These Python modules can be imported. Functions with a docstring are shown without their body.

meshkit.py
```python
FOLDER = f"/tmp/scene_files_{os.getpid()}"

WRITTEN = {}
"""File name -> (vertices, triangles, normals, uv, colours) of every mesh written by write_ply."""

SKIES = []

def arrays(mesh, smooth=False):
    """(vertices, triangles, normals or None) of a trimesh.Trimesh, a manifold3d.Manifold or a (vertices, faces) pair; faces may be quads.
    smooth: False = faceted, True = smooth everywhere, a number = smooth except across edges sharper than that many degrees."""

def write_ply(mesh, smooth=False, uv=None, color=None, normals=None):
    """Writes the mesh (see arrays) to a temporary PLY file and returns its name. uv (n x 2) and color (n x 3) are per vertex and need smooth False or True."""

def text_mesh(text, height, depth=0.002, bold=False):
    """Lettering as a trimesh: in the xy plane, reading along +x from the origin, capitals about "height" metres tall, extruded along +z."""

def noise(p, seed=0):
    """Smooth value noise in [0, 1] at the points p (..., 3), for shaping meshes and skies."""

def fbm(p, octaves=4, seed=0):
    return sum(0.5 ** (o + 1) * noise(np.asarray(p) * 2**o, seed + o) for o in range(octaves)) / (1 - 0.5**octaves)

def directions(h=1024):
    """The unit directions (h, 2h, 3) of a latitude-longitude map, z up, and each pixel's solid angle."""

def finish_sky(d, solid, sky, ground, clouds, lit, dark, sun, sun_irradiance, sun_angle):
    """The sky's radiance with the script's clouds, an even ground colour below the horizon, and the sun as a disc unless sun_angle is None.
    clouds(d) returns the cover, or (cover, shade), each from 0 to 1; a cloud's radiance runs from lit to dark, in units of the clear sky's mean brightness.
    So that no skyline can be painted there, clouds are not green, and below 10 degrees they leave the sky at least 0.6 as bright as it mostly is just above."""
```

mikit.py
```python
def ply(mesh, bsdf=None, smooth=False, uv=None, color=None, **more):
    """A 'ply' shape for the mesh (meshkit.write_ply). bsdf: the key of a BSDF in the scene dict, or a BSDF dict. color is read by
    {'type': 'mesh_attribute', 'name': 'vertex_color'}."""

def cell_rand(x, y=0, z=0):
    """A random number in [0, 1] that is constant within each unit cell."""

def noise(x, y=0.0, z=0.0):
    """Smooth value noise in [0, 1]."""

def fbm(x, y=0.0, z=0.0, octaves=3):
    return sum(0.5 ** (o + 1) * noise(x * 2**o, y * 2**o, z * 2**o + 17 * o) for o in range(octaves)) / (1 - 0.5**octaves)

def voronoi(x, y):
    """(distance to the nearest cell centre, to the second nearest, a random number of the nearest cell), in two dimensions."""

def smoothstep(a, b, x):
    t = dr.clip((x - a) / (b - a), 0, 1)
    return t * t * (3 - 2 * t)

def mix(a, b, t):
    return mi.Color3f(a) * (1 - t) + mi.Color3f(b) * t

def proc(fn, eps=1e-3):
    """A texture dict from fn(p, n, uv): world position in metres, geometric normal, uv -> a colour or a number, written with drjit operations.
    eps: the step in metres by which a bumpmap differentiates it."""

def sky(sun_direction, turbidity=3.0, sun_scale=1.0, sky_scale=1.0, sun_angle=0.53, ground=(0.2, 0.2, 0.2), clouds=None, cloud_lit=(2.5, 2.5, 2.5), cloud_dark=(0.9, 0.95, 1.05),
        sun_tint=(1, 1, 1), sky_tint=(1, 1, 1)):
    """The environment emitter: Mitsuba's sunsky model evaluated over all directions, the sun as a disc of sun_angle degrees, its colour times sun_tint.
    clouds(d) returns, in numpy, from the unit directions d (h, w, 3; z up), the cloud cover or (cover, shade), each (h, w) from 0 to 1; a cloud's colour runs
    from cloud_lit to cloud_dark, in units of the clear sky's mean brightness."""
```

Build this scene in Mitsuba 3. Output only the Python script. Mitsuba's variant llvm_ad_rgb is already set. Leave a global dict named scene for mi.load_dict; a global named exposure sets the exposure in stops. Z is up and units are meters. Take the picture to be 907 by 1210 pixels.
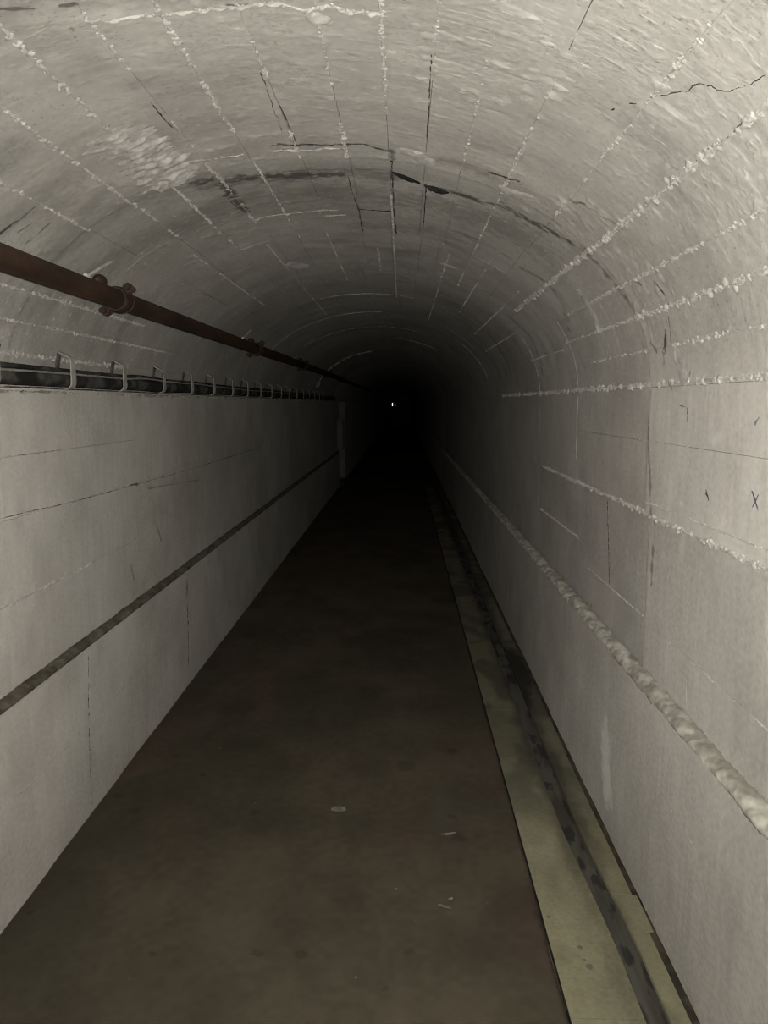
import math, random
import numpy as np, trimesh, drjit as dr, mitsuba as mi, mikit, meshkit
from mikit import proc, noise, fbm, smoothstep, mix
T = mi.ScalarTransform4f
scene, labels = {'type': 'scene'}, {}
rng = np.random.default_rng(7)

# ------------------------------------------------------------------ camera, light, exposure
W, H, F = 907, 1210, 908.0
EYE = np.array([0.0, 0.0, 1.55])
VPX, VPY = 475.0, 477.0                        # where the tunnel's axis meets the picture
PITCH = math.atan((H / 2 - VPY) / F)
YAW = math.atan((VPX - W / 2) / F * math.cos(PITCH))
FW = np.array([-math.sin(YAW) * math.cos(PITCH), math.cos(YAW) * math.cos(PITCH), -math.sin(PITCH)])
RT = np.array([math.cos(YAW), math.sin(YAW), 0.0])
UP = np.cross(RT, FW)
exposure = 0.0
scene['camera'] = {'type': 'perspective', 'fov': math.degrees(2 * math.atan(W / 2 / F)), 'fov_axis': 'x', 'near_clip': 0.02, 'far_clip': 200.0,
                   'to_world': T().look_at(origin=EYE.tolist(), target=(EYE + FW).tolist(), up=[0, 0, 1])}
# the photographer's flash: a small lamp beside the lens, the only strong light in the tunnel
LAMP = EYE + 0.035 * RT + 0.010 * UP
scene['flash'] = {'type': 'spot', 'intensity': {'type': 'rgb', 'value': [32.5, 31.4, 29.7]}, 'cutoff_angle': 74.0, 'beam_width': 20.0,
                  'to_world': T().look_at(origin=LAMP.tolist(), target=(LAMP + FW).tolist(), up=[0, 0, 1])}

# ------------------------------------------------------------------ the tunnel's section
XLL, XLM, XLU, XLS = -1.180, -1.215, -1.205, -1.275     # left wall: lower, middle, upper, spring of the vault
XRL, XRM, XRU = 0.755, 0.802, 0.785                     # right wall
ZL, ZM, ZS = 0.655, 1.195, 1.600                        # ledge, middle step, spring
VC, VA, VB = (XLS + XRU) / 2, (XRU - XLS) / 2, 0.70     # the vault's centre, half width, rise
FAR, END, BACK = 14.4, 62.0, -3.0


def ray(px, py):
    return FW + (px - W / 2) / F * RT + (H / 2 - py) / F * UP


def hit(px, py):
    """Point of the tunnel's lining seen in the photograph at (px, py)."""
    d = ray(px, py)
    best = None
    for x, z0, z1 in ((XLL, 0, ZL), (XLM, ZL, ZM), (XLU, ZM, ZS), (XRL, 0, ZL + .02), (XRM, ZL + .02, ZM), (XRU, ZM, ZS)):
        t = x / d[0] if abs(d[0]) > 1e-9 else -1
        if t > 0 and z0 <= EYE[2] + t * d[2] <= z1 and (best is None or t < best): best = t
    if d[2] < 0:
        t = -EYE[2] / d[2]
        if best is None or t < best: best = t
    a = (d[0] / VA) ** 2 + (d[2] / VB) ** 2
    b = 2 * (d[0] * (0 - VC) / VA ** 2 + d[2] * (EYE[2] - ZS) / VB ** 2)
    c = (VC / VA) ** 2 + ((EYE[2] - ZS) / VB) ** 2 - 1
    q = b * b - 4 * a * c
    if q > 0:
        t = (-b + math.sqrt(q)) / 2 / a
        if t > 0 and EYE[2] + t * d[2] >= ZS - 1e-6 and (best is None or t < best): best = t
    return EYE + best * d


def ang(ratio, side):
    """Vault angle (pi = left spring, 0 = right spring) of the board joint whose direction from the eye line is |Z/X| = ratio to that side."""
    d = np.array([side, 0, ratio])
    a = (d[0] / VA) ** 2 + (d[2] / VB) ** 2
    b = 2 * (d[0] * (0 - VC) / VA ** 2 + d[2] * (EYE[2] - ZS) / VB ** 2)
    c = (VC / VA) ** 2 + ((EYE[2] - ZS) / VB) ** 2 - 1
    t = (-b + math.sqrt(b * b - 4 * a * c)) / 2 / a
    return math.atan2((EYE[2] + t * d[2] - ZS) / VB, (t * d[0] - VC) / VA)


def vang(P):
    return math.atan2((P[2] - ZS) / VB, (P[0] - VC) / VA)


SEG = {'ll': (XLL, 1), 'lm': (XLM, 1), 'lu': (XLU, 1), 'ru': (XRU, -1), 'rm': (XRM, -1), 'rl': (XRL, -1)}


def surf(seg, s, y):
    """Points and inward normals: s is the height on a wall, the angle on the vault."""
    s, y = np.broadcast_arrays(np.asarray(s, float), np.asarray(y, float))
    if seg == 'v':
        P = np.stack([VC + VA * np.cos(s), y, ZS + VB * np.sin(s)], -1)
        N = -np.stack([np.cos(s) / VA, 0 * s, np.sin(s) / VB], -1)
        N /= np.linalg.norm(N, axis=-1, keepdims=True)
    else:
        x, n = SEG[seg]
        P = np.stack([np.full(s.shape, x), y, s], -1)
        N = np.zeros(P.shape); N[..., 0] = n
    return P, N


KA = 0.66                                       # old limewash, dulled by damp: how much of a fresh coat's white is left


def sstep(a, b, x):
    t = np.clip((x - a) / (b - a), 0, 1)
    return t * t * (3 - 2 * t)


def relief(seg, P):
    """How far the lining stands proud (+) of its true section: trowel waves, grain of the shutter boards, the step past the third ring."""
    q = P
    h = 0.010 * (meshkit.fbm(q * [1.6, 1.1, 1.6], 3, 3) - 0.5) + 0.005 * (meshkit.fbm(q * 6.0, 3, 5) - 0.5)
    h = h + 0.0022 * (meshkit.fbm(q * [9, 55, 9], 2, 8) - 0.5)
    if seg == 'v':
        k = meshkit.fbm(q * [26, 40, 26] + 5, 3, 11)
        amount = 0.25 + 1.2 * sstep(.45, .7, meshkit.fbm(q * 2.1 + 3, 2, 31))
        h = h + 0.0055 * amount * np.maximum(0, k - 0.55) * 4
    if seg in ('v', 'ru', 'rm'):
        h = h - 0.010 * sstep(2.47, 2.515, P[..., 1] + 0.03 * (meshkit.noise(q * 5, 2) - .5)) + 0.004 * np.exp(-((P[..., 1] - 2.46) / .03) ** 2)
    return h


# ------------------------------------------------------------------ writing entries
count = {}


def key(name):
    k = count.get(name, -1) + 1
    count[name] = k
    return name if k == 0 else f'{name}_{k:03d}'


def put(name, mesh, bsdf, smooth=False, label=None, cat=None, group=None, kind=None, **more):
    k = key(name)
    scene[k] = mikit.ply(mesh, bsdf, smooth=smooth, **more)
    tag(k, label, cat, group, kind)
    return k


def tag(k, label=None, cat=None, group=None, kind=None):
    d = {n: v for n, v in (('label', label), ('category', cat), ('group', group), ('kind', kind)) if v}
    if d: labels[k] = d


def gridfaces(n, m, flip=False):
    i, j = np.meshgrid(np.arange(n - 1), np.arange(m - 1), indexing='ij')
    a = i * m + j
    f = np.stack([a, a + 1, a + m + 1, a + m], -1).reshape(-1, 4)
    return f[:, ::-1] if flip else f


def cat_mesh(parts):
    vs, fs, o = [], [], 0
    for v, f in parts:
        v, f = np.asarray(v, float).reshape(-1, 3), np.asarray(f, int)
        if f.shape[1] == 4: f = np.vstack([f[:, [0, 1, 2]], f[:, [0, 2, 3]]])
        vs.append(v); fs.append(f + o); o += len(v)
    return trimesh.Trimesh(np.vstack(vs), np.vstack(fs), process=False)


def raw(m):
    return np.array(m.vertices), np.array(m.faces)


def steps(a, b, d):
    return np.linspace(a, b, max(2, int(math.ceil(abs(b - a) / d)) + 1))


def panel(seg, s0, s1, y0, y1, res, lift, gap=0.0007, skirt=0.018):
    """One board-marked panel of the lining: its face in relief, its edges folded back into the joint."""
    unit = 0.85 if seg == 'v' else 1.0
    g = gap / unit
    S = steps(s0 + math.copysign(g, s1 - s0), s1 - math.copysign(g, s1 - s0), res / unit)
    Y = steps(y0 + gap * .4, y1 - gap * .4, res)
    P, N = surf(seg, S[:, None], Y[None, :])
    e = np.minimum(np.abs(S - S[0]), np.abs(S - S[-1]))[:, None] * unit + 0 * Y[None, :]
    Q = P + N * (relief(seg, P) + lift - 0.0009 * np.exp(-e / 0.003))[..., None]
    B = P - N * skirt
    parts = [(Q.reshape(-1, 3), gridfaces(*Q.shape[:2]))]
    for q, b_, fl in ((Q[0], B[0], 1), (Q[-1], B[-1], 0), (Q[:, 0], B[:, 0], 0), (Q[:, -1], B[:, -1], 1)):
        parts.append((np.stack([q, b_]).reshape(-1, 3), gridfaces(2, len(q), fl)))
    return cat_mesh(parts)


def ridge(seg, s, y, width, height, seed, step=0.0035, cover=0.6, lump=80.0, base=-.003):
    """A lumpy fin of lime along a joint: (s, y) is its path on the lining."""
    s, y = np.asarray(s, float), np.asarray(y, float)
    P, N = surf(seg, s, y)
    L = np.r_[0, np.cumsum(np.linalg.norm(np.diff(P, axis=0), axis=1))]
    t = steps(0, L[-1], step)
    s, y = np.interp(t, L, s), np.interp(t, L, y)
    P, N = surf(seg, s, y)
    tan = np.gradient(P, axis=0); tan /= np.linalg.norm(tan, axis=1, keepdims=True)
    side = np.cross(tan, N)
    one = np.c_[t * lump, np.full(len(t), seed * 3.7), np.zeros(len(t))]
    big = meshkit.noise(np.c_[t * 5, np.full(len(t), seed * 1.3), np.zeros(len(t))], seed)
    lumps = meshkit.noise(one, seed)
    h = height * (np.clip((big - (1 - cover)) * 2.5, 0, 1) * (0.35 + 0.9 * lumps)) * np.clip(np.minimum(t, L[-1] - t) / .03, 0, 1)
    pop = meshkit.noise(one * 1.25 + 3, seed + 7)
    h = h * (.25 + 1.5 * pop) - height * .25 * (pop < .35)
    w = .72 * width * (0.25 + 1.1 * meshkit.noise(one * .8 + 9, seed + 1)) * (0.5 + 0.6 * np.clip((big - (1 - cover)) * 3, 0, 1))
    off = width * 0.5 * (meshkit.noise(one * .45 + 4, seed + 2) - .5)
    a = np.linspace(0, math.pi, 6)
    rel = relief(seg, P)
    rows = []
    for k, al in enumerate(a):
        rows.append(P + side * (.62 * w * math.cos(al) / 2 + .4 * off)[:, None] + N * (rel + base + (.55 * h + 0.003) * math.sin(al))[:, None])
    G = np.stack(rows, 1)
    parts = [(G.reshape(-1, 3), gridfaces(*G.shape[:2]))]
    # the lumps of lime squeezed out of the joint
    g = np.random.default_rng(seed * 17 + 5)
    n = int(L[-1] / max(.0042, width * .34))
    k = np.clip((g.random(n) * (len(t) - 1)).astype(int), 0, len(t) - 1)
    dens = np.clip((big[k] - (1 - cover)) * 2.6, 0, 1)
    k = k[g.random(n) < .12 + .88 * dens]
    sph = trimesh.creation.icosphere(1, 1.0)
    sv, sf = np.array(sph.vertices), np.array(sph.faces)
    m = len(k)
    r = width * (.10 + .27 * g.random(m) ** 2.0)
    sx, sy, sz = r * g.uniform(.7, 1.3, m), r * g.uniform(.9, 1.9, m), np.minimum(r, height * 1.1) * g.uniform(.5, 1.1, m)
    c = P[k] + side[k] * (g.normal(0, .16, m) * width)[:, None] + N[k] * (rel[k] + .0 * sz)[:, None] + tan[k] * g.uniform(-.002, .002, m)[:, None]
    rot = g.uniform(-.6, .6, m)
    tx = tan[k] * np.cos(rot)[:, None] + side[k] * np.sin(rot)[:, None]
    ty = side[k] * np.cos(rot)[:, None] - tan[k] * np.sin(rot)[:, None]
    jit = 1 + g.uniform(-.28, .28, (m, len(sv), 1))
    V_ = c[:, None] + jit * (sv[None, :, :1] * (tx * sx[:, None])[:, None] + sv[None, :, 1:2] * (ty * sy[:, None])[:, None] + sv[None, :, 2:] * (N[k] * sz[:, None])[:, None])
    if m: parts.append((V_.reshape(-1, 3), (sf[None] + (np.arange(m) * len(sv))[:, None, None]).reshape(-1, 3)))
    return cat_mesh(parts)


def tube(pts, radii, sides=10, caps=True):
    p = np.asarray(pts, float)
    r = np.broadcast_to(np.asarray(radii, float), (len(p),))
    t = np.gradient(p, axis=0); t /= np.linalg.norm(t, axis=1, keepdims=True)
    ref = np.array([0, 0, 1.0]) if abs(t[0, 2]) < .9 else np.array([1.0, 0, 0])
    a = np.cross(t, ref); a /= np.linalg.norm(a, axis=1, keepdims=True)
    b = np.cross(t, a)
    al = np.arange(sides) * 2 * math.pi / sides
    v = p[:, None] + r[:, None, None] * (np.cos(al)[None, :, None] * a[:, None] + np.sin(al)[None, :, None] * b[:, None])
    i, j = np.meshgrid(np.arange(len(p) - 1), np.arange(sides), indexing='ij')
    q = np.stack([i * sides + j, i * sides + (j + 1) % sides, (i + 1) * sides + (j + 1) % sides, (i + 1) * sides + j], -1).reshape(-1, 4)
    f = np.vstack([q[:, [0, 1, 2]], q[:, [0, 2, 3]]])
    v = v.reshape(-1, 3)
    if caps:
        n = len(v); v = np.vstack([v, p[0], p[-1]])
        k = np.arange(sides)
        f = np.vstack([f, np.c_[np.full(sides, n), (k + 1) % sides, k], np.c_[np.full(sides, n + 1), (len(p) - 1) * sides + k, (len(p) - 1) * sides + (k + 1) % sides]])
    m = trimesh.Trimesh(v, f, process=False)
    return m


def rbox(size, centre=(0, 0, 0), r=0.002, M=None):
    import manifold3d as m3
    sx, sy, sz = (max(v / 2 - r, 1e-4) for v in size)
    pts = []
    for dx in (-1, 1):
        for dy in (-1, 1):
            for dz in (-1, 1):
                c = np.array([dx * sx, dy * sy, dz * sz])
                for ax in range(3):
                    e = np.zeros(3); e[ax] = (dx, dy, dz)[ax] * r
                    pts.append(c + e)
    m = trimesh.convex.convex_hull(np.array(pts))
    if M is not None: m.apply_transform(M)
    m.apply_translation(centre)
    return m


def beam(a, b, w, h, r=0.002, up=(0, 0, 1)):
    a, b = np.asarray(a, float), np.asarray(b, float)
    d = b - a; L = np.linalg.norm(d); d = d / L
    x = np.cross(up, d); x /= np.linalg.norm(x); z = np.cross(d, x)
    M = np.eye(4); M[:3, 0] = x; M[:3, 1] = d; M[:3, 2] = z
    return rbox((w, L, h), (a + b) / 2, r, M)


def cyl(a, b, r, n=16):
    a, b = np.asarray(a, float), np.asarray(b, float)
    m = trimesh.creation.cylinder(r, segment=[a, b], sections=n)
    return m


def join(ms):
    return cat_mesh([raw(m) for m in ms])


# ------------------------------------------------------------------ stains and painted ring-step shade of the lining, each where it stands
DARK, LIGHT = [], []


def stain_or_shade(L, pts, r, k):
    P = [hit(*q) for q in pts]
    for a, b in zip(P[:-1], P[1:]): L.append((a, b, r, k))


for pts, r, k in [
    # soot and damp past the second ring, left of the crown; dark ring arcs right of it
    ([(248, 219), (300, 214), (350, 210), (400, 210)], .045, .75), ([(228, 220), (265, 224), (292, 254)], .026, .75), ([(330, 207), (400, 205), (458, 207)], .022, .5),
    ([(270, 240), (292, 252)], .012, .6),
    ([(400, 210), (460, 213)], .02, .5), ([(412, 215), (430, 275)], .008, .75), ([(462, 195), (464, 250), (468, 285)], .009, .85), ([(420, 250), (464, 252)], .006, .95),
    ([(502, 228), (499, 270)], .008, .8), ([(538, 235), (537, 258)], .007, .55), ([(470, 300), (400, 290)], .10, .22), ([(430, 270), (520, 280)], .10, .28),
    ([(330, 170), (380, 173), (430, 172), (462, 181)], .006, .75), ([(462, 178), (464, 190)], .01, .6), ([(583, 205), (612, 213)], .008, .7), ([(590, 245), (597, 240)], .01, .7),
    ([(525, 228), (560, 240), (594, 250), (640, 273), (690, 301)], .026, .78), ([(500, 240), (560, 262), (610, 290)], .05, .20),  # first arc: shade beyond the ring step, put into the colour
    ([(612, 318), (645, 338), (662, 362), (668, 392)], .022, .5), ([(545, 280), (612, 318)], .03, .35), ([(600, 375), (625, 400), (638, 440)], .03, .4), ([(578, 400), (600, 440)], .05, .35),
    ([(594, 246), (588, 262)], .006, .6), ([(520, 190), (580, 205)], .03, .25), ([(675, 237), (690, 241)], .01, .7), ([(690, 243), (735, 270)], .006, .35),
    # damp marks behind the pipe
    ([(2, 275), (12, 268)], .007, .8), ([(16, 268), (42, 245)], .005, .45), ([(17, 264), (21, 262)], .006, .7), ([(22, 275), (40, 263)], .005, .5), ([(30, 288), (43, 279), (60, 264)], .006, .6),
    ([(60, 300), (105, 255), (140, 240)], .05, .18), ([(110, 245), (125, 225)], .04, .2), ([(150, 240), (200, 230)], .08, .2), ([(107, 275), (133, 252)], .006, .45), ([(48, 302), (60, 298)], .02, .3),
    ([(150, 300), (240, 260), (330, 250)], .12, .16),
    # drips at the right springing, and the ring step's shade painted down the wall
    ([(786, 396), (784, 412)], .006, .8), ([(789, 375), (792, 404)], .004, .75), ([(770, 405), (776, 416)], .006, .6), ([(783, 414), (785, 430)], .004, .8), ([(793, 460), (790, 452)], .006, .5), ([(812, 455), (815, 440)], .004, .6),
    ([(773, 333), (783, 345)], .004, .75), ([(752, 332), (756, 336)], .005, .8), ([(737, 355), (752, 400), (766, 450), (768, 520), (769, 600), (770, 690)], .011, .50), ([(690, 301), (720, 335), (740, 360)], .018, .6),
    ([(668, 338), (666, 395)], .005, .6), ([(650, 400), (658, 408)], .008, .6), ([(688, 404), (694, 418)], .004, .6), ([(612, 320), (620, 316)], .012, .7), ([(658, 300), (668, 308)], .01, .5),
    # walls
    ([(636, 489), (643, 491)], .006, .7), ([(692, 594), (695, 600)], .010, .85), ([(833, 580), (836, 590)], .004, .7), ([(892, 500), (896, 494)], .004, .6), ([(740, 712), (746, 722)], .008, .7),
    ([(153, 573), (163, 572)], .008, .7), ([(155, 668), (158, 684)], .006, .45), ([(175, 577), (235, 567)], .005, .45), ([(190, 640), (185, 620)], .012, .4), ([(690, 712), (696, 716)], .01, .7),
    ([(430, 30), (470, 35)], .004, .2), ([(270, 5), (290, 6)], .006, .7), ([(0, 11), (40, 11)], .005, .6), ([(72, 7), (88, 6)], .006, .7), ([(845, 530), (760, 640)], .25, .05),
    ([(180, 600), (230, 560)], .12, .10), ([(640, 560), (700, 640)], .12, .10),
]:
    stain_or_shade(DARK, pts, r, k)
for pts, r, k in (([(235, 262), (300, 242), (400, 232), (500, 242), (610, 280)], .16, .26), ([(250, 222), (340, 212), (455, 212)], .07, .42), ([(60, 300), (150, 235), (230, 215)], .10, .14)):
    stain_or_shade(DARK, pts, r, k)
for pts, r, k in [
    ([(140, 170), (180, 185), (205, 205)], .045, .55), ([(190, 208), (228, 198)], .012, .7), ([(185, 218), (197, 220)], .01, .8), ([(475, 179), (503, 190)], .018, .7), ([(596, 222), (632, 236)], .016, .7),
    ([(683, 348), (700, 375), (705, 392)], .018, .6), ([(700, 385), (714, 418)], .012, .4), ([(800, 420), (808, 455)], .02, .45), ([(715, 872), (717, 935)], .060, .75), ([(716, 850), (722, 950)], .022, .6),
    ([(808, 630), (806, 650)], .022, .4), ([(810, 804), (811, 836)], .004, .9), ([(843, 520), (850, 516)], .02, .6), ([(365, 293), (400, 294)], .05, .35), ([(345, 314), (356, 317)], .03, .5), ([(523, 314), (535, 318)], .02, .7),
    ([(400, 292), (470, 296)], .05, .35), ([(590, 668), (591, 690)], .015, .5), ([(680, 470), (680, 530)], .012, .3), ([(690, 640), (690, 700)], .01, .35), ([(770, 112), (770, 30)], .1, .15),
    ([(880, 20), (890, 70)], .15, .15), ([(640, 40), (700, 60)], .12, .2), ([(100, 20), (180, 15)], .02, .4), ([(882, 582), (882, 583)], .006, .9), ([(803, 594), (806, 596)], .008, .7), ([(680, 520), (760, 530)], .1, .08),
]:
    stain_or_shade(LIGHT, pts, r, k)


def stains(L, p, wob, warp=1.3):  # sums the stains and the painted ring-step shade alike
    out = mi.Float(0)
    for a, b, r, k in L:
        d = b - a; dd = float(d @ d) + 1e-12
        q = p - mi.Point3f(*map(float, a))
        t = dr.clip(dr.dot(q, mi.Vector3f(*map(float, d))) / dd, 0, 1)
        dist = dr.norm(q - mi.Vector3f(*map(float, d)) * t)
        e = 1 - smoothstep(r * 0.35, r * 1.45, dist + r * warp * wob)
        out = dr.maximum(out, e * k)
    return out


def lime(p, n, uv):
    x, y, z = p.x, p.y, p.z
    a = fbm(x * 1.7 + 3, y * 1.4, z * 1.7, 3)
    b = fbm(x * 7 + 11, y * 8, z * 5, 3)
    c = noise(x * 9, y * 70, z * 4)                       # grain of the boards, running round the section
    f = fbm(x * 90, y * 90, z * 90, 2)
    col = mix((.355, .338, .298), (.435, .418, .375), smoothstep(.25, .75, a))
    col = mix(col, (.40, .37, .335), 0.7 * smoothstep(.5, .72, fbm(x * 1.1 + 31, y * 1.3 + 7, z * 1.2, 2)))
    col = col * (0.86 + 0.28 * b) * (0.95 + 0.10 * c) * (0.88 + 0.24 * f) * KA
    # newer paint on the right wall up to the third ring, greyer lining past it, deepened to paint the light's falloff
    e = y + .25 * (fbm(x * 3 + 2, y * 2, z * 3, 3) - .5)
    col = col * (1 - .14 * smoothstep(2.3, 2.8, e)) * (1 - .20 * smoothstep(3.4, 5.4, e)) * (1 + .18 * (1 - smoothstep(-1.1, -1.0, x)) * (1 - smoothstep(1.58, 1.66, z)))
    mould = smoothstep(.46, .72, fbm(x * 4.3 + 13, y * 8, z * 4.3, 3)) * smoothstep(1.62, 1.8, z) * (.35 + .65 * smoothstep(.35, .65, fbm(x * 1.5 + 40, y * 1.5, z * 1.5, 2)))
    col = mix(col, mi.Color3f(.105, .103, .092), .38 * mould)
    specks = smoothstep(.66, .8, noise(x * 160, y * 230, z * 160)) * smoothstep(.4, .7, fbm(x * 7 + 3, y * 9, z * 7, 2)) * smoothstep(1.5, 1.75, z)
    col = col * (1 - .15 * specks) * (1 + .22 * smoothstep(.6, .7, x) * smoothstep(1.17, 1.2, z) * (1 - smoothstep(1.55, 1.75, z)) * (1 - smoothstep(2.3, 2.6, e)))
    wob = fbm(x * 34, y * 50, z * 34, 3) - 0.42
    spots = smoothstep(.82, .90, noise(x * 120 + 7, y * 150, z * 120)) * smoothstep(.45, .75, fbm(x * 5, y * 5, z * 5, 2))
    flecks = smoothstep(.84, .9, noise(x * 45 + 70, y * 110, z * 45)) * smoothstep(.35, .65, fbm(x * 3.3 + 9, y * 3.3, z * 3.3, 2))
    col = mix(col, (.41, .40, .365), 0.85 * dr.maximum(stains(LIGHT, p, wob), 0.55 * flecks * smoothstep(1.5, 1.7, z)))
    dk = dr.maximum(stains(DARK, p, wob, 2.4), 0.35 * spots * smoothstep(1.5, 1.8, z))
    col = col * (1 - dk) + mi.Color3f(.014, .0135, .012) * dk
    return col


def lime_bump(p, n, uv):
    x, y, z = p.x, p.y, p.z
    flake = smoothstep(.62, .8, noise(x * 38 + 3, y * 120, z * 38)) * smoothstep(.3, .6, fbm(x * 4 + 1, y * 4, z * 4, 2)) * smoothstep(1.55, 1.75, z)
    return fbm(x * 60, y * 85, z * 60, 3) + 0.6 * noise(x * 12, y * 160, z * 12) + .9 * flake


def plain(c, rough=.8, spec=.3, **k):
    return {'type': 'twosided', 'bsdf': {'type': 'principled', 'base_color': c if isinstance(c, dict) else {'type': 'rgb', 'value': list(c)}, 'roughness': rough, 'specular': spec, **k}}


def bumped(c, fn, scale, rough=.85, spec=.25, eps=1e-3):
    return {'type': 'twosided', 'bsdf': {'type': 'bumpmap', 'arbitrary': proc(fn, eps), 'scale': scale, 'bsdf': {'type': 'principled', 'base_color': c, 'roughness': rough, 'specular': spec}}}


def simple(c0, c1, fx=8.0, rough=.8, spec=.25, fine=60):
    return plain(proc(lambda p, n, uv: mix(c0, c1, smoothstep(.25, .75, fbm(p.x * fx, p.y * fx, p.z * fx, 3))) * KA * (0.85 + 0.3 * noise(p.x * fine, p.y * fine, p.z * fine))), rough, spec)


def floor_col(p, n, uv):
    x, y = p.x, p.y
    a = fbm(x * 1.6 + 5, y * 1.3 + 2, 0, 3)
    b = fbm(x * 6, y * 4.5, 1.3, 3)
    c = fbm(x * 40, y * 40, 2.1, 2)
    col = mix((.056, .053, .038), (.080, .072, .054), smoothstep(.3, .7, a))
    col = mix(col, (.080, .062, .049), 0.7 * smoothstep(.5, .7, fbm(x * 2.3 + 17, y * 1.9, 0, 2)))
    col = col * (.62 + .76 * b) * (.88 + .24 * c)
    col = mix(col, (.10, .095, .075), .45 * smoothstep(.62, .74, fbm(x * 3.1 + 8, y * 1.1, 4.4, 3)))
    col = col * mi.Color3f(.98, .91, .80) * (KA * .90)
    for X, Y, r in FSPOTS:
        d = dr.sqrt(dr.square(x - X) + dr.square(y - Y)) + .022 * (noise(x * 60, y * 60) - .5)
        col = col * (1 - .24 * (1 - smoothstep(r * .6, r * 1.2, d)))
    return col


FSPOTS = [(*hit(px, py)[:2], r) for px, py, r in ((35, 1078, .011), (209, 893, .016), (180, 1128, .013), (302, 1127, .015), (484, 1125, .016), (356, 1127, .014), (455, 1168, .011), (535, 888, .03), (540, 990, .03),
                                                  (300, 960, .012), (240, 915, .012), (160, 957, .03), (140, 940, .02), (655, 1110, .022), (648, 1095, .025), (480, 905, .05), (535, 965, .02), (640, 1080, .03))]


def floor_bump(p, n, uv):
    return fbm(p.x * 45, p.y * 45, 0, 3) + .4 * fbm(p.x * 9, p.y * 9, 3, 2)


SSPOTS = [(*hit(px, py)[:2], r) for px, py, r in ((685, 1119, .0115), (695, 1142, .012), (690, 1134, .006), (648, 1083, .006), (580, 795, .07))]


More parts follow.
